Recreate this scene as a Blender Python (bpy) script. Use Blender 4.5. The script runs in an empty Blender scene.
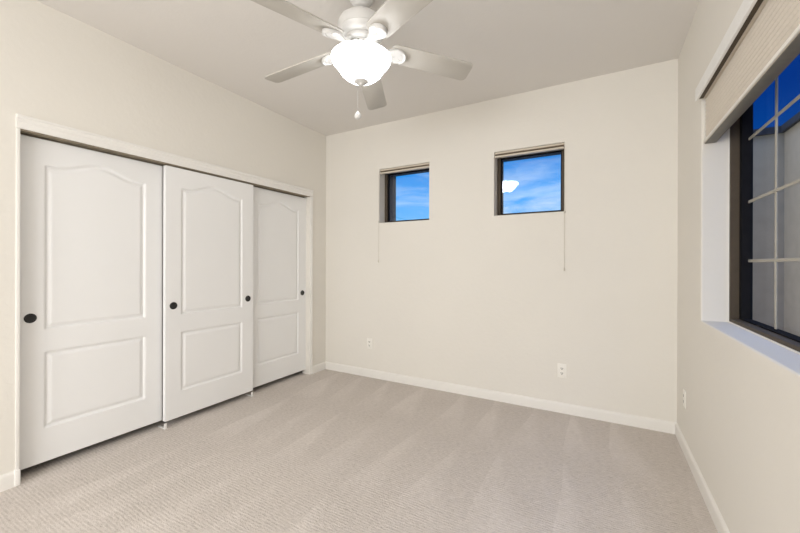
import bpy, bmesh, math, random
from mathutils import Vector, Matrix
random.seed(4)
SC = bpy.context.scene
COL = SC.collection
PI = math.pi

# ------------------------------------------------------------------ room measures (metres)
H = 2.74            # ceiling
YB = 3.282          # back wall face
XL = -2.832         # left wall face
XR = 0.487          # right wall face
YF = -2.75          # front wall face (behind the camera)
EYE = 1.2335

# ------------------------------------------------------------------ camera
cam_d = bpy.data.cameras.new('camera')
cam = bpy.data.objects.new('camera', cam_d); COL.objects.link(cam)
yaw, pitch, roll = 0.5089, -0.0003, 0.0029
fw = Vector((-math.sin(yaw)*math.cos(pitch), math.cos(yaw)*math.cos(pitch), math.sin(pitch)))
rt = Vector((math.cos(yaw), math.sin(yaw), 0)); up = rt.cross(fw)
r2 = rt*math.cos(roll) + up*math.sin(roll); u2 = up*math.cos(roll) - rt*math.sin(roll)
cam.matrix_world = Matrix(((r2.x, u2.x, -fw.x, 0), (r2.y, u2.y, -fw.y, 0), (r2.z, u2.z, -fw.z, EYE), (0, 0, 0, 1)))
cam_d.sensor_fit = 'HORIZONTAL'; cam_d.sensor_width = 36.0
cam_d.lens = 360.37/800*36.0
cam_d.shift_x = 0.0; cam_d.shift_y = -2.18/800
cam_d.clip_start = 0.02; cam_d.clip_end = 300
SC.camera = cam

# ------------------------------------------------------------------ view + world
vs = SC.view_settings
vs.view_transform = 'Standard'; vs.look = 'None'; vs.gamma = 1.0; vs.use_curve_mapping = False
vs.exposure = 0.18
LAMP = 9.5         # ceiling-fan bowl
BULB = 6.0        # the bulbs in the bowl
FILL = 96.0       # unseen fill light added behind the camera, watts
SKY = 1.0
SC.cycles.max_bounces = 12; SC.cycles.diffuse_bounces = 8; SC.cycles.transparent_max_bounces = 12
SC.cycles.sample_clamp_indirect = 6.0

w = bpy.data.worlds.new('dusk_sky'); SC.world = w; w.use_nodes = True
nt = w.node_tree; nt.nodes.clear()
def N(t, typ, **kw):
    n = t.nodes.new(typ)
    for k, v in kw.items(): setattr(n, k, v)
    return n
def math_n(t, op, a, b=None, c=None, clamp=False):
    n = N(t, 'ShaderNodeMath', operation=op, use_clamp=clamp)
    for i, v in enumerate((a, b, c)):
        if v is None: continue
        if isinstance(v, (int, float)): n.inputs[i].default_value = v
        else: t.links.new(v, n.inputs[i])
    return n.outputs[0]
def mix_c(t, fac, a, b, blend='MIX'):
    n = N(t, 'ShaderNodeMix', data_type='RGBA', blend_type=blend)
    for i, v in ((0, fac), (6, a), (7, b)):
        if isinstance(v, (int, float)): n.inputs[i].default_value = v
        elif isinstance(v, tuple): n.inputs[i].default_value = v if len(v) == 4 else (*v, 1)
        else: t.links.new(v, n.inputs[i])
    return n.outputs[2]
def ramp(t, fac, stops, interp='LINEAR'):
    n = N(t, 'ShaderNodeValToRGB'); cr = n.color_ramp; cr.interpolation = interp
    while len(cr.elements) > 1: cr.elements.remove(cr.elements[-1])
    for i, (p, c) in enumerate(stops):
        e = cr.elements[0] if i == 0 else cr.elements.new(p)
        e.position = p; e.color = (*c, 1) if len(c) == 3 else c
    t.links.new(fac, n.inputs[0]); return n.outputs[0]
tc = N(nt, 'ShaderNodeTexCoord'); sep = N(nt, 'ShaderNodeSeparateXYZ')
nt.links.new(tc.outputs['Generated'], sep.inputs[0])
sky = ramp(nt, sep.outputs[2], [(0.0, (.30, .50, .80)), (.10, (.17, .53, .95)), (.17, (.05, .40, .98)), (.25, (.015, .28, .82)),
                               (.33, (.006, .075, .36)), (.42, (.002, .028, .20)), (.56, (.22, .36, .85)), (1.0, (1.5, 2.0, 3.3))])
# the sky darkens away from the sunset
east = math_n(nt, 'MULTIPLY_ADD', sep.outputs[0], 3.4, .17, clamp=True)
lowsky = math_n(nt, 'MULTIPLY_ADD', sep.outputs[2], -6.0, 3.6, clamp=True)
sky = mix_c(nt, math_n(nt, 'MULTIPLY', math_n(nt, 'MULTIPLY', east, lowsky), .9), sky, (.001, .032, .21))
# sunset side (behind the house, low in the west)
glow = math_n(nt, 'MULTIPLY', math_n(nt, 'MULTIPLY_ADD', sep.outputs[0], -2.2, -1.3, clamp=True), 1.0)
sky = mix_c(nt, glow, sky, (1.05, .92, .72))
# thin clouds
mp = N(nt, 'ShaderNodeMapping'); mp.inputs['Rotation'].default_value = (0.0, 0.28, 0.0); mp.inputs['Scale'].default_value = (2.6, 2.6, 11.0)
nt.links.new(tc.outputs['Generated'], mp.inputs['Vector'])
cn = N(nt, 'ShaderNodeTexNoise'); cn.inputs['Scale'].default_value = 1.9; cn.inputs['Detail'].default_value = 7; cn.inputs['Roughness'].default_value = .62
cn.inputs['Distortion'].default_value = .4
nt.links.new(mp.outputs[0], cn.inputs['Vector'])
cl = ramp(nt, cn.outputs['Fac'], [(.45, (0, 0, 0)), (.70, (1, 1, 1))])
low = ramp(nt, sep.outputs[2], [(0.0, (1, 1, 1)), (.12, (.95, .95, .95)), (.24, (.45, .45, .45)), (.33, (0, 0, 0))])
east = math_n(nt, 'MULTIPLY_ADD', sep.outputs[0], 3.4, .17, clamp=True)
cfac = math_n(nt, 'MULTIPLY', math_n(nt, 'MULTIPLY', math_n(nt, 'MULTIPLY', cl, low), .85), math_n(nt, 'SUBTRACT', 1.0, east))
sky = mix_c(nt, cfac, sky, (.72, .86, 1.02))
bg = N(nt, 'ShaderNodeBackground'); bg.inputs[1].default_value = SKY
nt.links.new(sky, bg.inputs[0])
nt.links.new(bg.outputs[0], N(nt, 'ShaderNodeOutputWorld').inputs[0])

# large fill light added behind the camera, unseen, tipped down into the room
ld = bpy.data.lights.new('fill_light', 'AREA'); ld.shape = 'RECTANGLE'; ld.size = 2.2; ld.size_y = 1.3; ld.energy = FILL; ld.color = (1.0, .997, .985)
lo = bpy.data.objects.new('fill_light', ld); COL.objects.link(lo)
lo.location = (-1.0, -2.3, 1.55); lo.rotation_euler = (math.radians(66), 0, 0)

# ------------------------------------------------------------------ helpers
def tag(o, label=None, cat=None, group=None, kind=None):
    for k, v in (('label', label), ('category', cat), ('group', group), ('kind', kind)):
        if v: o[k] = v
    return o
def link_bm(name, bm, mat, parent=None, smooth=True, angle=35, recalc=True):
    if recalc: bmesh.ops.recalc_face_normals(bm, faces=bm.faces[:])
    me = bpy.data.meshes.new(name); bm.to_mesh(me); bm.free()
    if smooth:
        me.polygons.foreach_set('use_smooth', [True]*len(me.polygons))
        try: me.set_sharp_from_angle(angle=math.radians(angle))
        except Exception: pass
    o = bpy.data.objects.new(name, me); COL.objects.link(o)
    for m in (mat if isinstance(mat, (list, tuple)) else [mat]): me.materials.append(m)
    if parent: o.parent = parent
    return o
def empty(name, loc, rz=0):
    o = bpy.data.objects.new(name, None); COL.objects.link(o); o.location = loc; o.rotation_euler = (0, 0, rz)
    o.empty_display_size = .05
    return o
def box(bm, x0, x1, y0, y1, z0, z1, bev=0, seg=2, mi=0):
    vs_ = [bm.verts.new(p) for p in ((x0,y0,z0),(x1,y0,z0),(x1,y1,z0),(x0,y1,z0),(x0,y0,z1),(x1,y0,z1),(x1,y1,z1),(x0,y1,z1))]
    fs = [bm.faces.new([vs_[i] for i in f]) for f in ((0,3,2,1),(4,5,6,7),(0,1,5,4),(1,2,6,5),(2,3,7,6),(3,0,4,7))]
    for f in fs: f.material_index = mi
    if bev:
        es = list({e for f in fs for e in f.edges})
        bmesh.ops.bevel(bm, geom=es, offset=bev, segments=seg, affect='EDGES', profile=.5)
    return bm
def B(*a, **k): return box(bmesh.new(), *a, **k)
def lathe(bm, prof, c=(0,0,0), seg=48, M=None):
    rings = []
    for r, z in prof:
        if r < 1e-6: rings.append([bm.verts.new((c[0], c[1], c[2]+z))])
        else: rings.append([bm.verts.new((c[0]+r*math.cos(2*PI*i/seg), c[1]+r*math.sin(2*PI*i/seg), c[2]+z)) for i in range(seg)])
    new = [v for r in rings for v in r]
    for a, b in zip(rings, rings[1:]):
        for i in range(seg):
            j = (i+1) % seg
            if len(a) == 1 and len(b) == 1: continue
            if len(a) == 1: bm.faces.new((a[0], b[i], b[j]))
            elif len(b) == 1: bm.faces.new((a[i], a[j], b[0]))
            else: bm.faces.new((a[i], a[j], b[j], b[i]))
    if M is not None: bmesh.ops.transform(bm, matrix=M, verts=new)
    return bm
def tube(bm, pts, r, seg=8, closed=False):
    pts = [Vector(p) for p in pts]; rings = []
    n = len(pts)
    for i, p in enumerate(pts):
        a = pts[i-1] if (i > 0 or closed) else p; b = pts[(i+1) % n] if (i < n-1 or closed) else p
        t = (b-a).normalized(); ref = Vector((0,0,1)) if abs(t.z) < .9 else Vector((1,0,0))
        u = t.cross(ref).normalized(); v = t.cross(u)
        rr = r[i] if isinstance(r, (list, tuple)) else r
        rings.append([bm.verts.new(p + u*rr*math.cos(2*PI*k/seg) + v*rr*math.sin(2*PI*k/seg)) for k in range(seg)])
    pairs = list(zip(rings, rings[1:])) + ([(rings[-1], rings[0])] if closed else [])
    for a, b in pairs:
        for k in range(seg):
            bm.faces.new((a[k], a[(k+1)%seg], b[(k+1)%seg], b[k]))
    if not closed:
        bm.faces.new(rings[0][::-1]); bm.faces.new(rings[-1])
    return bm
def prism(bm, pts, z0, z1, bev=0):
    lo_ = [bm.verts.new((x, y, z0)) for x, y in pts]; hi = [bm.verts.new((x, y, z1)) for x, y in pts]
    fs = [bm.faces.new(lo_[::-1]), bm.faces.new(hi)]
    n = len(pts)
    for i in range(n): fs.append(bm.faces.new((lo_[i], lo_[(i+1)%n], hi[(i+1)%n], hi[i])))
    if bev:
        bmesh.ops.bevel(bm, geom=list(set(fs[0].edges) | set(fs[1].edges)), offset=bev, segments=2, affect='EDGES', profile=.5)
    return bm
def extrude_profile(bm, prof, axis, a0, a1):
    """prof: list of (p,q); axis 'x': points (a,p,q); axis 'y': points (p,a,q)."""
    f = (lambda a, p, q: (a, p, q)) if axis == 'x' else (lambda a, p, q: (p, a, q))
    A = [bm.verts.new(f(a0, p, q)) for p, q in prof]; Bv = [bm.verts.new(f(a1, p, q)) for p, q in prof]
    n = len(prof)
    for i in range(n): bm.faces.new((A[i], A[(i+1)%n], Bv[(i+1)%n], Bv[i]))
    bm.faces.new(A[::-1]); bm.faces.new(Bv)
    return bm
def wall(name, f, u0, u1, v0, v1, holes, t, mat, bev=0.0, matb=None):
    """f(u,v,d)->xyz, d = depth behind the face. holes: (ua,ub,va,vb)."""
    us = sorted({u0, u1, *[h[0] for h in holes], *[h[1] for h in holes]})
    vv = sorted({v0, v1, *[h[2] for h in holes], *[h[3] for h in holes]})
    bm = bmesh.new(); cache = {}
    def V(u, v, d):
        k = (round(u, 5), round(v, 5), d)
        if k not in cache: cache[k] = bm.verts.new(f(u, v, d))
        return cache[k]
    solid = {}
    for i in range(len(us)-1):
        for j in range(len(vv)-1):
            cu, cv = (us[i]+us[i+1])/2, (vv[j]+vv[j+1])/2
            solid[i, j] = not any(h[0] < cu < h[1] and h[2] < cv < h[3] for h in holes)
    front_edges = []
    for (i, j), s in solid.items():
        a, b, c, d = us[i], us[i+1], vv[j], vv[j+1]
        if s:
            bm.faces.new((V(a,c,0), V(b,c,0), V(b,d,0), V(a,d,0)))
            bf = bm.faces.new((V(a,c,t), V(a,d,t), V(b,d,t), V(b,c,t)))
            if matb: bf.material_index = 1
            for (di, dj, p, q) in ((-1,0,(a,c),(a,d)), (1,0,(b,c),(b,d)), (0,-1,(a,c),(b,c)), (0,1,(a,d),(b,d))):
                nb = solid.get((i+di, j+dj))
                if nb is None or nb is False:
                    cuts = [0, .13, t] if (matb and nb is False) else [0, t]
                    for d0, d1 in zip(cuts, cuts[1:]):
                        rf_ = bm.faces.new((V(*p,d0), V(*q,d0), V(*q,d1), V(*p,d1)))
                        if d0 > 0: rf_.material_index = 1
                    if nb is False: front_edges.append((V(*p,0), V(*q,0)))
    bmesh.ops.recalc_face_normals(bm, faces=bm.faces[:])
    if bev:
        es = [bm.edges.get(e) for e in front_edges]
        bmesh.ops.bevel(bm, geom=[e for e in es if e], offset=bev, segments=3, affect='EDGES', profile=.5)
    return link_bm(name, bm, [mat, matb] if matb else mat, smooth=False)

# ------------------------------------------------------------------ materials
def mat(name, col, rough=.5, spec=.5, metal=0.0, noise=None, bump=None, coat=0):
    """noise=(scale, amount) slight tone variation; bump=(scale, strength, distance)"""
    m = bpy.data.materials.new(name); m.use_nodes = True; t = m.node_tree
    b = t.nodes['Principled BSDF']; b.inputs['Roughness'].default_value = rough; b.inputs['Metallic'].default_value = metal
    b.inputs['Specular IOR Level'].default_value = spec; b.inputs['Base Color'].default_value = (*col, 1)
    if coat: b.inputs['Coat Weight'].default_value = coat
    g = N(t, 'ShaderNodeTexCoord')
    if noise:
        n = N(t, 'ShaderNodeTexNoise'); n.inputs['Scale'].default_value = noise[0]; n.inputs['Detail'].default_value = 4
        t.links.new(g.outputs['Object'], n.inputs['Vector'])
        k = noise[1]
        c = ramp(t, n.outputs['Fac'], [(.3, tuple(v*(1-k) for v in col)), (.7, tuple(min(1, v*(1+k)) for v in col))])
        t.links.new(c, b.inputs['Base Color'])
    if bump:
        n = N(t, 'ShaderNodeTexNoise'); n.inputs['Scale'].default_value = bump[0]; n.inputs['Detail'].default_value = 3
        t.links.new(g.outputs['Object'], n.inputs['Vector'])
        bp = N(t, 'ShaderNodeBump'); bp.inputs['Strength'].default_value = bump[1]; bp.inputs['Distance'].default_value = bump[2]
        t.links.new(n.outputs['Fac'], bp.inputs['Height']); t.links.new(bp.outputs[0], b.inputs['Normal'])
    return m
WALL = (.752, .730, .682)
M_wall = mat('painted_drywall', WALL, .75, .25, noise=(1.3, .012), bump=(34, .35, .004))
M_ceil = mat('ceiling_paint', (.725, .705, .68), .85, .2, bump=(45, .2, .004))
M_trim = mat('white_trim_paint', (.81, .80, .775), .45, .4, noise=(6, .01))
M_base = mat('baseboard_paint', (.785, .77, .74), .45, .4, noise=(6, .01))
M_block = mat('white_block_paint', (.83, .82, .80), .45, .4, noise=(6, .01))
M_door = mat('white_door_paint', (.825, .832, .838), .42, .4, noise=(2, .008))
t = M_door.node_tree                                   # embossed wood grain, running up the door
g = N(t, 'ShaderNodeTexCoord'); mpn = N(t, 'ShaderNodeMapping'); mpn.inputs['Scale'].default_value = (140, 140, 4)
t.links.new(g.outputs['Object'], mpn.inputs[0]); nz = N(t, 'ShaderNodeTexNoise'); nz.inputs['Scale'].default_value = 1; nz.inputs['Detail'].default_value = 3
t.links.new(mpn.outputs[0], nz.inputs['Vector']); bp = N(t, 'ShaderNodeBump'); bp.inputs['Strength'].default_value = .10; bp.inputs['Distance'].default_value = .002
t.links.new(nz.outputs['Fac'], bp.inputs['Height']); t.links.new(bp.outputs[0], t.nodes['Principled BSDF'].inputs['Normal'])
M_black = mat('oil_rubbed_black', (.012, .011, .011), .35, .5, noise=(60, .2))
M_track = mat('track_metal', (.30, .26, .20), .5, .4, noise=(30, .1))
M_dark = mat('dark_slot', (.02, .018, .016), .7, .2, noise=(30, .2))
M_fan = mat('fan_white_enamel', (.66, .655, .645), .35, .5, noise=(8, .01))
M_blade = mat('fan_blade_white', (.50, .48, .44), .5, .4, noise=(5, .02))
M_nickel = mat('finial_grey', (.66, .66, .65), .5, .4, metal=.0, noise=(20, .05))
M_bronze = mat('bronze_window_frame', (.080, .062, .044), .6, .25, noise=(20, .08))
M_sash = mat('dark_sash', (.012, .012, .014), .85, .05, noise=(20, .1))
M_muntin = mat('tan_muntin', (.38, .36, .31), .5, .4, noise=(20, .05))
M_shade = mat('cellular_fabric', (.66, .61, .54), .9, .1, noise=(90, .03))
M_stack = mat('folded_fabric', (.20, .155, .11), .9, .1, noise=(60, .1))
M_rail = mat('shade_rail', (.62, .56, .47), .5, .4, noise=(30, .03))
M_railw = mat('shade_rail_white', (.80, .78, .73), .45, .4, noise=(30, .02))
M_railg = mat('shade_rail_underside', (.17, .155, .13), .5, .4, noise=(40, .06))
M_val = mat('valance_white', (.82, .82, .81), .5, .4, noise=(20, .02))
M_cord = mat('white_cord', (.60, .565, .50), .6, .3, noise=(200, .03))
M_plate = mat('outlet_plastic', (.84, .825, .78), .4, .4, noise=(30, .02))
M_stucco = mat('neighbour_stucco', (.56, .44, .30), .9, .1, noise=(6, .06), bump=(60, .4, .01))
M_cap = mat('parapet_cap', (.055, .05, .05), .7, .3, noise=(10, .15))
M_ext = mat('own_house_stucco', (.07, .085, .11), .9, .1, noise=(6, .06), bump=(60, .4, .01))
M_ground = mat('yard_gravel', (.40, .33, .26), .95, .1, noise=(40, .25), bump=(90, .6, .02))
M_hall = mat('hall_paint', (.72, .68, .61), .8, .2, noise=(1.3, .012))

# glowing bowl: opal glass lit from inside
M_bowl = bpy.data.materials.new('lit_opal_glass'); M_bowl.use_nodes = True; t = M_bowl.node_tree
pb = t.nodes['Principled BSDF']; pb.inputs['Base Color'].default_value = (.9, .9, .88, 1); pb.inputs['Roughness'].default_value = .2
lw = N(t, 'ShaderNodeTexNoise'); lw.inputs['Scale'].default_value = 5
ec = ramp(t, lw.outputs['Fac'], [(.3, (.97, .985, 1.0)), (.7, (.98, .99, 1.0))]); t.links.new(ec, pb.inputs['Emission Color'])
pb.inputs['Emission Strength'].default_value = LAMP

M_opal = mat('opal_glass_inside', (.85, .84, .82), .4, .4, noise=(8, .01))
M_bulb = bpy.data.materials.new('lit_bulb'); M_bulb.use_nodes = True; t = M_bulb.node_tree
pb = t.nodes['Principled BSDF']; pb.inputs['Base Color'].default_value = (.9, .9, .88, 1)
lw = N(t, 'ShaderNodeTexNoise'); lw.inputs['Scale'].default_value = 5
t.links.new(ramp(t, lw.outputs['Fac'], [(.3, (.97, .985, 1.0)), (.7, (.98, .99, 1.0))]), pb.inputs['Emission Color'])
pb.inputs['Emission Strength'].default_value = BULB
def glass(name, refl, tint):
    m = bpy.data.materials.new(name); m.use_nodes = True; t = m.node_tree; t.nodes.clear()
    tr = N(t, 'ShaderNodeBsdfTransparent'); gl = N(t, 'ShaderNodeBsdfGlossy'); gl.inputs['Roughness'].default_value = 0.0
    n = N(t, 'ShaderNodeTexNoise'); n.inputs['Scale'].default_value = 1.5
    t.links.new(ramp(t, n.outputs['Fac'], [(.3, tuple(c*.985 for c in tint)), (.7, tint)]), tr.inputs[0])
    mx = N(t, 'ShaderNodeMixShader'); mx.inputs[0].default_value = refl
    t.links.new(tr.outputs[0], mx.inputs[1]); t.links.new(gl.outputs[0], mx.inputs[2])
    t.links.new(mx.outputs[0], N(t, 'ShaderNodeOutputMaterial').inputs[0]); return m
M_glass = glass('window_glass', .07, (.97, .985, 1.0))
M_glassR = glass('coated_window_glass', .03, (.90, .95, 1.0))

# carpet: rows of low loops running along x, plus vacuum tracks
M_carpet = bpy.data.materials.new('loop_carpet'); M_carpet.use_nodes = True; t = M_carpet.node_tree
pb = t.nodes['Principled BSDF']; pb.inputs['Roughness'].default_value = .95; pb.inputs['Specular IOR Level'].default_value = .1
g = N(t, 'ShaderNodeTexCoord'); pos = g.outputs['Object']
def nse(scale_vec, sc, det=3, rough=.5, dist=0):
    mpp = N(t, 'ShaderNodeMapping'); mpp.inputs['Scale'].default_value = scale_vec; t.links.new(pos, mpp.inputs[0])
    n = N(t, 'ShaderNodeTexNoise'); n.inputs['Scale'].default_value = sc; n.inputs['Detail'].default_value = det
    n.inputs['Roughness'].default_value = rough; n.inputs['Distortion'].default_value = dist
    t.links.new(mpp.outputs[0], n.inputs['Vector']); return n.outputs['Fac']
sp = N(t, 'ShaderNodeSeparateXYZ'); t.links.new(pos, sp.inputs[0]); X, Y = sp.outputs[0], sp.outputs[1]
wob = nse((1, 1, 1), 4.5, 3)
rowph = math_n(t, 'ADD', math_n(t, 'MULTIPLY', Y, 2*PI/.0165), math_n(t, 'MULTIPLY', wob, 8.0))
row = math_n(t, 'MULTIPLY_ADD', math_n(t, 'SINE', rowph), .5, .5)
dash = nse((30, 74, 1), 1.0, 4, .75)
tuft = nse((1, 1, 1), 150, 2, .6)
hgt = math_n(t, 'ADD', math_n(t, 'MULTIPLY', row, .17), math_n(t, 'ADD', math_n(t, 'MULTIPLY', dash, 1.25), math_n(t, 'MULTIPLY', tuft, .7)))
# vacuum strokes: wedges that open away from the back wall, period 0.33 m, two passes deep
xw = math_n(t, 'ADD', X, math_n(t, 'MULTIPLY', nse((1.1, .5, 1), 1.0, 1), .45))
fr = math_n(t, 'FRACT', math_n(t, 'MULTIPLY', xw, 1/.33))
yy = math_n(t, 'FRACT', math_n(t, 'ADD', math_n(t, 'MULTIPLY', math_n(t, 'SUBTRACT', 3.22, Y), 1/.95), math_n(t, 'MULTIPLY', nse((3, .4, 1), 1.0, 1), .35)))
wd = math_n(t, 'MULTIPLY', yy, .72)
ed = math_n(t, 'MULTIPLY_ADD', math_n(t, 'SUBTRACT', wd, fr), 6.0, .5, clamp=True)
brk = math_n(t, 'MULTIPLY_ADD', nse((3.5, 2.2, 1), 1.0, 4, .65), 2.6, -.75, clamp=True)
vac = math_n(t, 'MULTIPLY', math_n(t, 'MULTIPLY', ed, brk), math_n(t, 'MULTIPLY_ADD', yy, -4.0, 3.9, clamp=True))
blot = nse((1, 1, 1), 2.3, 4, .6)
val = math_n(t, 'ADD', math_n(t, 'MULTIPLY_ADD', hgt, .55, .40), math_n(t, 'MULTIPLY', vac, .13))
val = math_n(t, 'ADD', val, math_n(t, 'MULTIPLY_ADD', blot, .16, -.08))
cc = ramp(t, math_n(t, 'MULTIPLY', val, .7), [(.42, (.225, .20, .18)), (.63, (.54, .495, .46)), (.80, (.67, .62, .585)), (.9, (.72, .68, .645))])
t.links.new(cc, pb.inputs['Base Color'])
bp = N(t, 'ShaderNodeBump'); bp.inputs['Strength'].default_value = .5; bp.inputs['Distance'].default_value = .006
t.links.new(hgt, bp.inputs['Height']); t.links.new(bp.outputs[0], pb.inputs['Normal'])

# ------------------------------------------------------------------ room shell
S = 'structure'
o = link_bm('floor', B(XL-.85, XR+.02, YF-2.2, YB+.02, -.12, 0), M_carpet, smooth=False)
tag(o, 'beige textured loop carpet floor with faint vacuum tracks', 'floor', kind=S)
o = link_bm('ceiling', B(XL-.85, XR+.26, YF-2.2, YB+.37, H, H+.2), M_ceil, smooth=False)
tag(o, 'smooth beige ceiling above the fan', 'ceiling', kind=S)

W1 = (-2.088, -1.502, 1.678, 2.255)
W2 = (-.852, -.270, 1.678, 2.255)
W3 = (.745, 2.573, .925, 2.20)          # y0,y1,z0,z1 on the right wall
o = wall('wall_back', lambda u, v, d: (u, YB+d, v), XL-.85, XR+.25, 0, H, [W1, W2], .36, M_wall, .006, M_ext)
tag(o, 'cream back wall with two small high windows', 'wall', kind=S)
o = wall('wall_right', lambda u, v, d: (XR+d, u, v), YF-.2, YB, 0, H, [W3], .205, M_wall, .008, M_ext)
tag(o, 'cream right wall with the large recessed window', 'wall', kind=S)
CY0, CY1, CZ = .722, 3.020, 1.990
o = wall('wall_left', lambda u, v, d: (XL-d, u, v), YF, YB, 0, H, [(CY0, CY1, -.01, CZ)], .115, M_wall, .004)
tag(o, 'cream left wall around the closet opening', 'wall', kind=S)
DX0, DX1, DZ = -1.15, -.25, 2.05
o = wall('wall_front', lambda u, v, d: (u, YF-d, v), XL-.115, XR, 0, H, [(DX0, DX1, -.01, DZ)], .12, M_wall, 0)
tag(o, 'cream front wall with open doorway behind the viewer', 'wall', kind=S)
# hallway beyond the doorway and closet interior
bm = bmesh.new()
box(bm, -2.35, -2.25, YF-2.1, YF-.12, 0, H); box(bm, .35, .45, YF-2.1, YF-.12, 0, H); box(bm, -2.35, .45, YF-2.2, YF-2.1, 0, H)
tag(link_bm('wall_hall', bm, M_hall, smooth=False), 'beige hallway walls beyond the doorway', 'wall', kind=S)
bm = bmesh.new()
box(bm, XL-.85, XL-.75, CY0-.25, YB, 0, H); box(bm, XL-.75, XL-.115, CY0-.30, CY0-.20, 0, H)
tag(link_bm('wall_closet', bm, M_hall, smooth=False), 'inside walls of the closet behind the sliding doors', 'wall', kind=S)

# baseboards
def bb_prof(s, x0):   # (offset from wall, z)
    return [(x0, 0), (x0+s*.013, 0), (x0+s*.013, .064), (x0+s*.011, .074), (x0+s*.005, .083), (x0, .0855)]
o = link_bm('baseboard_back', extrude_profile(bmesh.new(), bb_prof(-1, YB), 'x', XL, XR), M_base, angle=50); tag(o, 'off-white baseboard along the back wall', 'baseboard', kind=S)
o = link_bm('baseboard_right', extrude_profile(bmesh.new(), bb_prof(-1, XR), 'y', YF, YB-.013), M_base, angle=50); tag(o, 'off-white baseboard along the right wall', 'baseboard', kind=S)
bm = extrude_profile(bmesh.new(), bb_prof(1, XL), 'y', YF, .700)
extrude_profile(bm, bb_prof(1, XL), 'y', 3.050, YB-.013)
o = link_bm('baseboard_left', bm, M_base, angle=50); tag(o, 'off-white baseboard either side of the closet', 'baseboard', kind=S)
o = link_bm('trim_1', B(XL-.03, XL+.019, .700, .7235, 0, .0885, .004), M_block); tag(o, 'small white plinth block at the left foot of the closet', 'trim', kind=S)

# closet header casing (moulded) and narrow jamb strips
hp = [(XL, CZ-.006), (XL+.012, CZ-.006), (XL+.014, CZ+.004), (XL+.014, CZ+.026), (XL+.018, CZ+.032), (XL+.018, CZ+.052), (XL+.024, CZ+.058), (XL+.024, CZ+.067), (XL, CZ+.070)]
o = link_bm('trim_2', extrude_profile(bmesh.new(), hp, 'y', .705, 3.048), M_trim, angle=25); tag(o, 'white moulded header casing above the closet doors', 'trim', kind=S)
o = link_bm('trim_3', B(XL-.11, XL+.005, .706, .7225, .086, CZ-.006, .002), M_trim); tag(o, 'narrow white jamb strip left of the closet doors', 'trim', kind=S)
bm = bmesh.new(); box(bm, XL-.11, XL+.004, 3.021, 3.036, 0, CZ-.006, .002); box(bm, XL, XL+.010, 3.036, 3.056, 0, CZ-.006, .003)
o = link_bm('trim_4', bm, M_trim); tag(o, 'narrow white jamb strip right of the closet doors', 'trim', kind=S)
bm = bmesh.new(); box(bm, XL-.105, XL-.004, CY0+.002, CY1-.002, CZ-.004, CZ)
for xx in (XL-.004, XL-.044, XL-.088): box(bm, xx-.002, xx, CY0+.002, CY1-.002, CZ-.012, CZ-.004)
o = link_bm('trim_5', bm, M_track); tag(o, 'dark sliding track under the closet header', 'trim', kind=S)

# ------------------------------------------------------------------ sliding closet doors
DW, DZ0, DZ1, DT = .775, .050, 1.968, .034
def door_mesh():
    bm = bmesh.new()
    hgt_ = DZ1-DZ0; nu, nv = 124, 320
    m = .115
    def inner(d):
        if d <= 0: return 0.0
        def ss(a, b, x):
            x = min(1, max(0, (x-a)/(b-a))); return x*x*(3-2*x)
        return -.0115*ss(0, .011, d) + .0090*ss(.016, .036, d)
    def hfun(u, v):
        du = min(u-m, DW-m-u)
        s = abs(u-DW/2)/(DW/2-m)
        top = 1.818 + .058*.5*(1+math.cos(PI*min(1, s/.86))) - DZ0
        sl = 0 if s >= .86 else .058*.5*math.sin(PI*s/.86)*PI/.86/(DW/2-m)
        d1 = min(du, v-(.838-DZ0), (top-v)/math.sqrt(1+sl*sl))
        d2 = min(du, v-(.248-DZ0), (.706-DZ0)-v)
        return inner(max(d1, d2))
    grid = [[bm.verts.new((hfun(DW*i/nu, hgt_*j/nv), DW*i/nu, hgt_*j/nv)) for i in range(nu+1)] for j in range(nv+1)]
    for j in range(nv):
        for i in range(nu): bm.faces.new((grid[j][i], grid[j][i+1], grid[j+1][i+1], grid[j+1][i]))
    b = {}
    rim = [grid[0][i] for i in range(nu+1)] + [grid[j][nu] for j in range(1, nv+1)] + [grid[nv][i] for i in range(nu-1, -1, -1)] + [grid[j][0] for j in range(nv-1, 0, -1)]
    back = [bm.verts.new((-DT, v.co.y, v.co.z)) for v in rim]
    n = len(rim)
    for i in range(n): bm.faces.new((rim[i], back[i], back[(i+1)%n], rim[(i+1)%n]))
    bm.faces.new(back)
    bmesh.ops.recalc_face_normals(bm, faces=bm.faces[:])
    me = bpy.data.meshes.new('door'); bm.to_mesh(me); bm.free()
    me.polygons.foreach_set('use_smooth', [True]*len(me.polygons)); me.set_sharp_from_angle(angle=math.radians(45))
    me.materials.append(M_door); return me
door_me = door_mesh()
pull_bm = lathe(bmesh.new(), [(0, .0014), (.017, .0014), (.0195, .0022), (.0215, .0042), (.0245, .0050), (.0270, .0040), (.0280, .0005), (.0280, -.004), (0, -.004)], seg=40,
                M=Matrix.Rotation(PI/2, 4, 'Y'))
bmesh.ops.recalc_face_normals(pull_bm, faces=pull_bm.faces[:])
pull_me = bpy.data.meshes.new('finger_pull'); pull_bm.to_mesh(pull_me); pull_bm.free(); pull_me.materials.append(M_black)
pull_me.polygons.foreach_set('use_smooth', [True]*len(pull_me.polygons))
XB, XF_ = XL-.062, XL-.008
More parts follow.
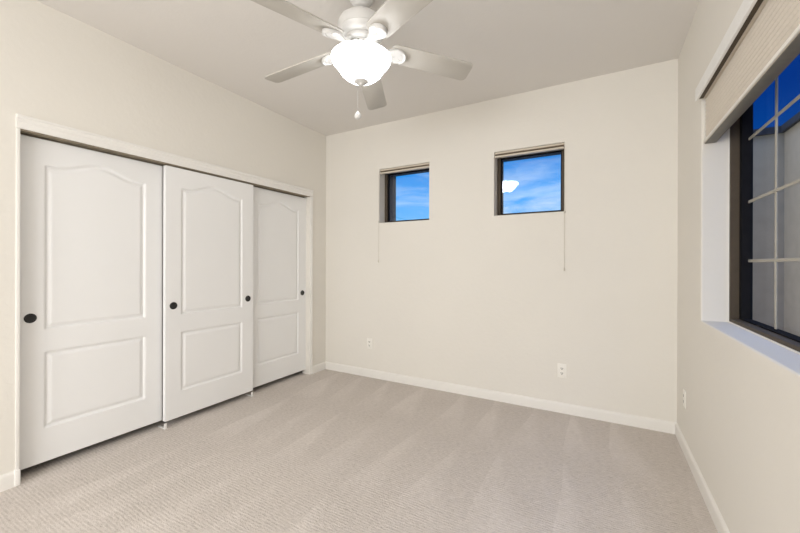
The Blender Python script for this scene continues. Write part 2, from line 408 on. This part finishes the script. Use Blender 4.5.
for nm, x, y, pulls, lab in (('door_1', XB, .7275, (.0545,), 'white arched two-panel sliding closet door nearest the viewer, one black pull at its left edge'),
                             ('door_2', XF_, 1.498, (.0565, .7185), 'middle white sliding closet door overlapping both others, with two black pulls'),
                             ('door_3', XB, 2.248, (.7165,), 'white sliding closet door beside the back wall, black pull at its right edge')):
    d = bpy.data.objects.new(nm, door_me); COL.objects.link(d); d.location = (x, y, DZ0)
    tag(d, lab, 'closet door', 'sliding closet doors', S)
    for py in pulls:
        p_ = bpy.data.objects.new('finger_pull', pull_me); COL.objects.link(p_); p_.parent = d; p_.location = (0, py, .913-DZ0)
        p_['label'] = 'round black finger pull'

# white plastic guides on the carpet where the doors overlap
def guide(y, lab):
    t_ = empty('door_guide', (XL-.012, y, 0)); tag(t_, lab, 'door guide', 'closet door guides')
    link_bm('base_plate', B(-.075, .016, -.010, .010, 0, .004, .001), M_block, t_)
    link_bm('guide_post', B(.004, .012, -.009, .009, .004, .040, .003), M_block, t_)
    return t_
guide(1.497, 'small white plastic door guide on carpet between first and middle closet doors')
guide(2.262, 'small white plastic door guide on carpet between middle and far closet doors')

# ------------------------------------------------------------------ back windows
def back_window(name, wd, lab):
    x0, x1, z0, z1 = wd
    r = empty(name, ((x0+x1)/2, YB+.11, z0)); tag(r, lab, 'window', 'small high back windows', S)
    cx = (x0+x1)/2
    hw, hh = (x1-x0)/2, z1-z0
    bm = bmesh.new(); f = .030; dp = .05
    box(bm, -hw, -hw+f, 0, dp, 0, hh, .002); box(bm, hw-f, hw, 0, dp, 0, hh, .002)
    box(bm, -hw+f, hw-f, 0, dp, 0, f*.75, .002); box(bm, -hw+f, hw-f, 0, dp, hh-f, hh, .002)
    link_bm('window_frame', bm, M_bronze, r)
    bm = bmesh.new(); s = .008
    box(bm, -hw+f, -hw+f+s, .022, .042, f*.75, hh-f); box(bm, hw-f-s, hw-f, .022, .042, f*.75, hh-f)
    box(bm, -hw+f+s, hw-f-s, .022, .042, f*.75, f*.75+s); box(bm, -hw+f+s, hw-f-s, .022, .042, hh-f-s, hh-f)
    link_bm('glazing_bead', bm, M_sash, r, smooth=False)
    link_bm('window_pane', B(-hw+f+.004, hw-f-.004, .030, .034, f*.75+.004, hh-f-.004), M_glass, r, smooth=False)
    return r
back_window('window_1', W1, 'small square bronze-framed window nearest the closet, high on the back wall')
back_window('window_2', W2, 'small square high window showing the bright fan light reflected, right on the back wall')

def cord_tassel(bm, x, y, z): return lathe(bm, [(0, .004), (.0035, .002), (.005, -.010), (.006, -.022), (.004, -.027), (0, -.028)], (x, y, z), 16)
def small_shade(wd, lab, cord_x, cord_z0, cord_z1):
    x0, x1, z0, z1 = wd
    r = empty('window_shade', ((x0+x1)/2, YB, z1)); tag(r, lab, 'window shade', 'raised shades in the back windows')
    hw = (x1-x0)/2-.003
    link_bm('headrail', B(-hw, hw, .006, .042, -.018, -.004, .002), M_rail, r)
    bm = bmesh.new()
    for k in range(5): box(bm, -hw+.003, hw-.003, .016, .040, -.0215-k*.0030, -.0190-k*.0030, .001, 1)
    link_bm('folded_fabric', bm, M_stack, r)
    link_bm('bottom_rail', B(-hw, hw, .005, .041, -.049, -.034, .003), M_rail, r)
    c = cord_x-(x0+x1)/2
    bm = tube(bmesh.new(), [(c*.985, .003, -.012), (c, -.002, -.022), (c, -.006, -.05), (c, -.006, cord_z0-z1), (c, -.005, cord_z1-z1)], .0017, 8)
    cd = link_bm('pull_cord', bm, M_cord, r)
    link_bm('cord_tassel', cord_tassel(bmesh.new(), c, -.008, cord_z1-z1+.004), M_cord, cd)
    link_bm('cord_stop', lathe(bmesh.new(), [(0, .010), (.006, .007), (.0085, 0), (.006, -.007), (0, -.010)], (c, -.009, cord_z0-z1), 16), M_cord, cd)
    return r
small_shade(W1, 'tan shade raised tight in the window nearest the closet, short cord at its left', W1[0]-.004, 1.690, 1.275)
small_shade(W2, 'tan shade raised tight in the high window nearer the right wall, cord at its right', W2[1]+.004, 1.672, 1.205)

# ------------------------------------------------------------------ large right window
y0, y1, z0, z1 = W3
r = empty('window_3', (XR+.118, (y0+y1)/2, z0)); tag(r, 'large dark bronze gridded window recessed in the right wall', 'window', kind=S)
hw, hh = (y1-y0)/2, z1-z0
def ring(bm, a, xa, xb, f, fb=None):
    """rectangular ring: half-width hw-a, from xa to xb in depth, member width f"""
    fb = fb or f
    box(bm, xa, xb, -hw+a, -hw+a+f, a, hh-a, .0015, 1); box(bm, xa, xb, hw-a-f, hw-a, a, hh-a, .0015, 1)
    box(bm, xa, xb, -hw+a+f, hw-a-f, a, a+fb, .0015, 1); box(bm, xa, xb, -hw+a+f, hw-a-f, hh-a-f, hh-a, .0015, 1)
bm = bmesh.new(); ring(bm, 0, 0, .084, .022)
link_bm('window_frame', bm, M_bronze, r)
bm = bmesh.new(); ring(bm, .0225, .036, .080, .036, .006); box(bm, .046, .080, -.028, .028, .03, hh-.052)
link_bm('sash', bm, M_sash, r)
for a, b in ((-hw+.056, -.026), (.026, hw-.056)):
    link_bm('window_pane', B(.070, .074, a, b, .024, hh-.048), M_glassR, r, smooth=False)
gz0, gz1 = .005, 1.265
bm = bmesh.new()
mus = [hw-.388, hw-.693]
for q in mus + [-m_ for m_ in mus]: box(bm, .062, .069, q-.007, q+.007, .028, hh-.052, .002, 1)
for zz in (1.256, 1.562, 1.888): box(bm, .0615, .0685, -hw+.057, hw-.057, zz-z0-.0075, zz-z0+.0075, .002, 1)
link_bm('muntin_grid', bm, M_muntin, r)
# thin pale caulk line round the frame
bm = bmesh.new(); 
box(bm, -.004, .0, -hw, -hw+.006, 0, hh); box(bm, -.004, 0, hw-.006, hw, 0, hh); box(bm, -.004, 0, -hw+.006, hw-.006, 0, .006)
link_bm('caulk_line', bm, M_block, r, smooth=False)

# cellular shade with valance
r = empty('cellular_shade', (XR, (y0+y1)/2, z1)); tag(r, 'beige pleated cellular shade half raised over the large right window', 'window shade')
sh = (y1-y0)/2-.008
link_bm('headrail', B(.004, .060, -sh, sh, -.045, -.001, .002), M_rail, r)
prof = []; zt, zb = -.045, 1.922-z1
n = 22
for k in range(n+1):
    zz = zt+(zb-zt)*k/n; prof.append((.014 if k % 2 else .0185, zz))
back_ = [(.058 if k % 2 else .052, zt+(zb-zt)*k/n) for k in range(n, -1, -1)]
link_bm('pleated_fabric', extrude_profile(bmesh.new(), prof+back_, 'y', -sh+.003, sh-.003), M_shade, r, angle=10)
br = link_bm('bottom_rail', B(.010, .063, -sh, sh, 1.9070-z1, 1.9240-z1, .002), M_rail, r)
link_bm('rail_edge', B(.006, .012, -sh, sh, 1.9080-z1, 1.9230-z1, .002), M_railw, br)
link_bm('rail_insert', B(.013, .061, -sh+.002, sh-.002, 1.9045-z1, 1.9075-z1, .001), M_railg, br)
bm = bmesh.new(); box(bm, -.030, -.018, -hw+.02, hw-.012, 2.146-z1, 2.214-z1, .002)
for s_ in (-1, 1):
    e_ = s_*(hw-.022); box(bm, -.019, .0, e_-.010, e_+.010, 2.180-z1, 2.208-z1)
box(bm, -.019, .006, -hw+.03, hw-.022, 2.190-z1, 2.199-z1)
va = link_bm('valance', bm, M_val, r, smooth=False)
link_bm('valance_slit_shadow', B(-.018, .003, -hw+.03, hw-.024, 2.153-z1, 2.186-z1), M_bronze, va, smooth=False)  # dark box standing in for the shadow in the gap behind the valance

# ------------------------------------------------------------------ outlets
def outlet(loc, rz, lab):
    r = empty('wall_outlet', loc, rz); tag(r, lab, 'outlet', 'wall outlets')
    # local: plate on plane y=0 facing -y
    link_bm('faceplate', B(-.035, .035, -.006, 0, -.058, .058, .003), M_plate, r)
    for s_ in (-1, 1):
        zc = s_*.0195
        bm = bmesh.new(); pts = [(.0165*math.cos(a), max(-.0130, min(.0130, .0165*math.sin(a)))) for a in [2*PI*k/28 for k in range(28)]]
        prism(bm, pts, 0, .0030)
        bmesh.ops.transform(bm, matrix=Matrix.Translation((0, -.0055, zc)) @ Matrix.Rotation(PI/2, 4, 'X'), verts=bm.verts[:])
        rc = link_bm('receptacle', bm, M_plate, r, smooth=False)
        bm = bmesh.new()
        box(bm, -.0085, -.0045, -.0091, -.0083, zc-.003, zc+.008); box(bm, .0045, .0085, -.0091, -.0083, zc-.003, zc+.007)
        box(bm, -.0030, .0030, -.0091, -.0083, zc-.0105, zc-.0045)
        link_bm('slots', bm, M_dark, rc, smooth=False)
    link_bm('screw', lathe(bmesh.new(), [(0, .0010), (.0026, .0006), (.003, 0), (0, 0)], seg=16, M=Matrix.Translation((0, -.006, 0)) @ Matrix.Rotation(PI/2, 4, 'X')), M_plate, r)
    return r
outlet((-2.207, YB, .366), 0, 'beige duplex outlet low on the back wall near the closet')
outlet((-.282, YB, .350), 0, 'beige duplex outlet low on the back wall right of center, below the hanging cord')
outlet((XR, 2.994, .352), -PI/2, 'beige outlet seen edge-on low on the right wall')

# ------------------------------------------------------------------ ceiling fan with light
FX, FY = -1.173, 1.652
fan = empty('ceiling_fan', (FX, FY, H)); tag(fan, 'white five-blade ceiling fan with a glowing glass bowl light', 'ceiling fan')
Z = lambda z: z-H
def P(prof): return [(r_, Z(z_)) for r_, z_ in prof]
link_bm('canopy', lathe(bmesh.new(), P([(0, 2.74), (.074, 2.74), (.074, 2.728), (.070, 2.716), (.062, 2.704), (.056, 2.690), (.036, 2.672), (.030, 2.668), (0, 2.668)])), M_fan, fan)
link_bm('downrod', lathe(bmesh.new(), P([(0, 2.672), (.014, 2.672), (.014, 2.622), (0, 2.622)]), seg=24), M_fan, fan)
link_bm('motor_housing', lathe(bmesh.new(), P([(0, 2.634), (.030, 2.634), (.034, 2.626), (.062, 2.620), (.070, 2.612), (.100, 2.604), (.108, 2.596), (.120, 2.588), (.129, 2.568),
        (.131, 2.545), (.126, 2.530), (.128, 2.524), (.122, 2.506), (.108, 2.494), (.090, 2.489), (0, 2.489)]), seg=64), M_fan, fan)
link_bm('flywheel', lathe(bmesh.new(), P([(0, 2.489), (.088, 2.489), (.092, 2.484), (.092, 2.470), (.086, 2.464), (0, 2.464)]), seg=48), M_fan, fan)
sw = link_bm('switch_housing', lathe(bmesh.new(), P([(0, 2.465), (.062, 2.465), (.066, 2.458), (.066, 2.430), (.060, 2.418), (.056, 2.412), (.056, 2.402), (.045, 2.395), (0, 2.395)]), seg=48), M_fan, fan)
bm = bmesh.new()
for k in range(12):
    a = 2*PI*k/12+.35; M = Matrix.Rotation(a, 4, 'Z')
    b0 = len(bm.verts); box(bm, .058, .0672, -.006, .006, Z(2.437), Z(2.453)); bm.verts.ensure_lookup_table()
    bmesh.ops.transform(bm, matrix=M, verts=bm.verts[b0:])
link_bm('vent_slots', bm, M_dark, sw, smooth=False)
# blades, drooping a little and pitched
DROOP, PIT = math.atan(.108), math.radians(-13.07)
def blade_outline():
    pts = []
    r0, r1, w0, w1, rc = .165, .652, .066, .0715, .030
    for cx_, cy_, a0 in ((r1-rc, w1-rc, 0), ):
        pass
    def arc(cx_, cy_, rr, a, b, n=7): return [(cx_+rr*math.cos(a+(b-a)*i/n), cy_+rr*math.sin(a+(b-a)*i/n)) for i in range(n+1)]
    pts += arc(r1-rc, -w1+rc, rc, -PI/2, 0); pts += arc(r1-rc, w1-rc, rc, 0, PI/2)
    pts += arc(r0+.035, w0-.035, .035, PI/2, PI); pts += arc(r0+.035, -w0+.035, .035, PI, 1.5*PI)
    return pts
for k in range(5):
    a = math.radians(42.56+72*k)
    Mb = Matrix.Translation((0, 0, Z(2.455))) @ Matrix.Rotation(a, 4, 'Z') @ Matrix.Rotation(DROOP, 4, 'Y') @ Matrix.Rotation(PIT, 4, 'X')
    bm = prism(bmesh.new(), blade_outline(), -.003, .003, .0015)
    bl = link_bm('blade', bm, M_blade, fan); bl.matrix_local = Mb
    # blade iron: neck from the flywheel, then an oval medallion with a raised crescent
    bm = bmesh.new()
    neck = [(.068, -.020), (.110, -.013), (.140, -.016), (.165, -.034), (.200, -.048), (.236, -.040), (.258, -.018), (.262, 0)]
    pts = neck + [(x_, -y_) for x_, y_ in neck[::-1][1:]]
    prism(bm, pts, -.019, -.0032, .003)
    crescent = [(.208+.046*math.cos(q), .044*math.sin(q), -.0195) for q in [(-1.25+2.5*i/16) for i in range(17)]]
    tube(bm, crescent, [.0015+.0055*math.sin(PI*i/16) for i in range(17)], 8)
    for xx, yy_ in ((.19, 0), (.222, .02), (.222, -.02)): lathe(bm, [(0, -.022), (.004, -.0215), (.005, -.019), (0, -.019)], (xx, yy_, 0), 12)
    tube(bm, [(.086, 0, .016), (.100, 0, .004), (.118, 0, -.008), (.150, 0, -.012)], [.014, .013, .011, .008], 10)
    link_bm('blade_iron', bm, M_fan, bl)
# light kit
link_bm('light_fitter', lathe(bmesh.new(), P([(0, 2.398), (.040, 2.398), (.046, 2.394), (.048, 2.388), (.046, 2.380), (.020, 2.378), (.008, 2.372), (.008, 2.255), (0, 2.255)]), seg=48), M_fan, fan)
outer = [(.166, 2.382), (.1655, 2.376), (.162, 2.364), (.153, 2.352), (.140, 2.337), (.129, 2.325), (.122, 2.314), (.113, 2.298), (.092, 2.279), (.068, 2.264), (.038, 2.254), (.0, 2.251)]
innr = [(max(0, r_-.004), z_+.004) for r_, z_ in outer]; innr[0] = (.162, 2.382)
for k in range(3):
    a = 2*PI*k/3+.5; bx, by = .084*math.cos(a), .084*math.sin(a)
    bb_ = link_bm('bulb', lathe(bmesh.new(), [(0, -.034), (.016, -.030), (.028, -.016), (.031, 0), (.027, .014), (.017, .026), (.011, .034), (0, .036)], (bx, by, Z(2.355)), 20), M_bulb, fan)
bm = lathe(bmesh.new(), P(outer[::-1]+innr), seg=64)
for i_, f_ in enumerate(bm.faces): f_.material_index = 0 if i_ < (len(outer)-1)*64 else 1
link_bm('glass_bowl', bm, [M_bowl, M_opal], fan)
link_bm('finial', lathe(bmesh.new(), P([(0, 2.262), (.036, 2.262), (.040, 2.258), (.040, 2.252), (.034, 2.247), (.020, 2.245), (.012, 2.240), (.009, 2.233), (0, 2.230)]), seg=36), M_nickel, fan)
cx_, cy_ = -.016, -.010
bm = bmesh.new()
zz = 2.234
tube(bm, [(0-.010, -.006, Z(2.236)), (cx_, cy_, Z(2.226)), (cx_, cy_, Z(2.085))], .0006, 6)
for k in range(36): 
    lathe(bm, [(0, .0012), (.0011, .0006), (.0011, -.0006), (0, -.0012)], (cx_, cy_, Z(2.224-k*.0037)), 6)
ch = link_bm('pull_chain', bm, M_fan, fan)
link_bm('chain_knob', lathe(bmesh.new(), P([(0, 2.089), (.004, 2.086), (.007, 2.080), (.0145, 2.073), (.0185, 2.061), (.0165, 2.050), (.010, 2.044), (0, 2.042)]), (cx_, cy_, 0), 24), M_fan, ch)

# ------------------------------------------------------------------ outside the windows
tag(link_bm('yard_ground', B(XR+.26, 9, -6, 16, -.3, -.18), M_ground, smooth=False), 'gravel side yard outside the right window', 'ground', kind=S)
nb = empty('neighbor_wall', (2.45, 4, -.18)); tag(nb, 'tan stucco neighbouring wall seen through the large right window', 'wall')
bm = bmesh.new(); box(bm, 0, .25, -7, 3.70, 0, 3.45)
link_bm('stucco_face', bm, M_stucco, nb, smooth=False)
link_bm('return_face', B(-1.1, .25, 3.71, 3.95, 0, 3.45), M_stucco, nb, smooth=False)
bm = bmesh.new(); box(bm, -.05, .30, -7.05, 3.66, 3.45, 3.55); box(bm, -1.15, .30, 3.66, 4.0, 3.45, 3.55)
link_bm('wall_cap', bm, M_cap, nb, smooth=False)
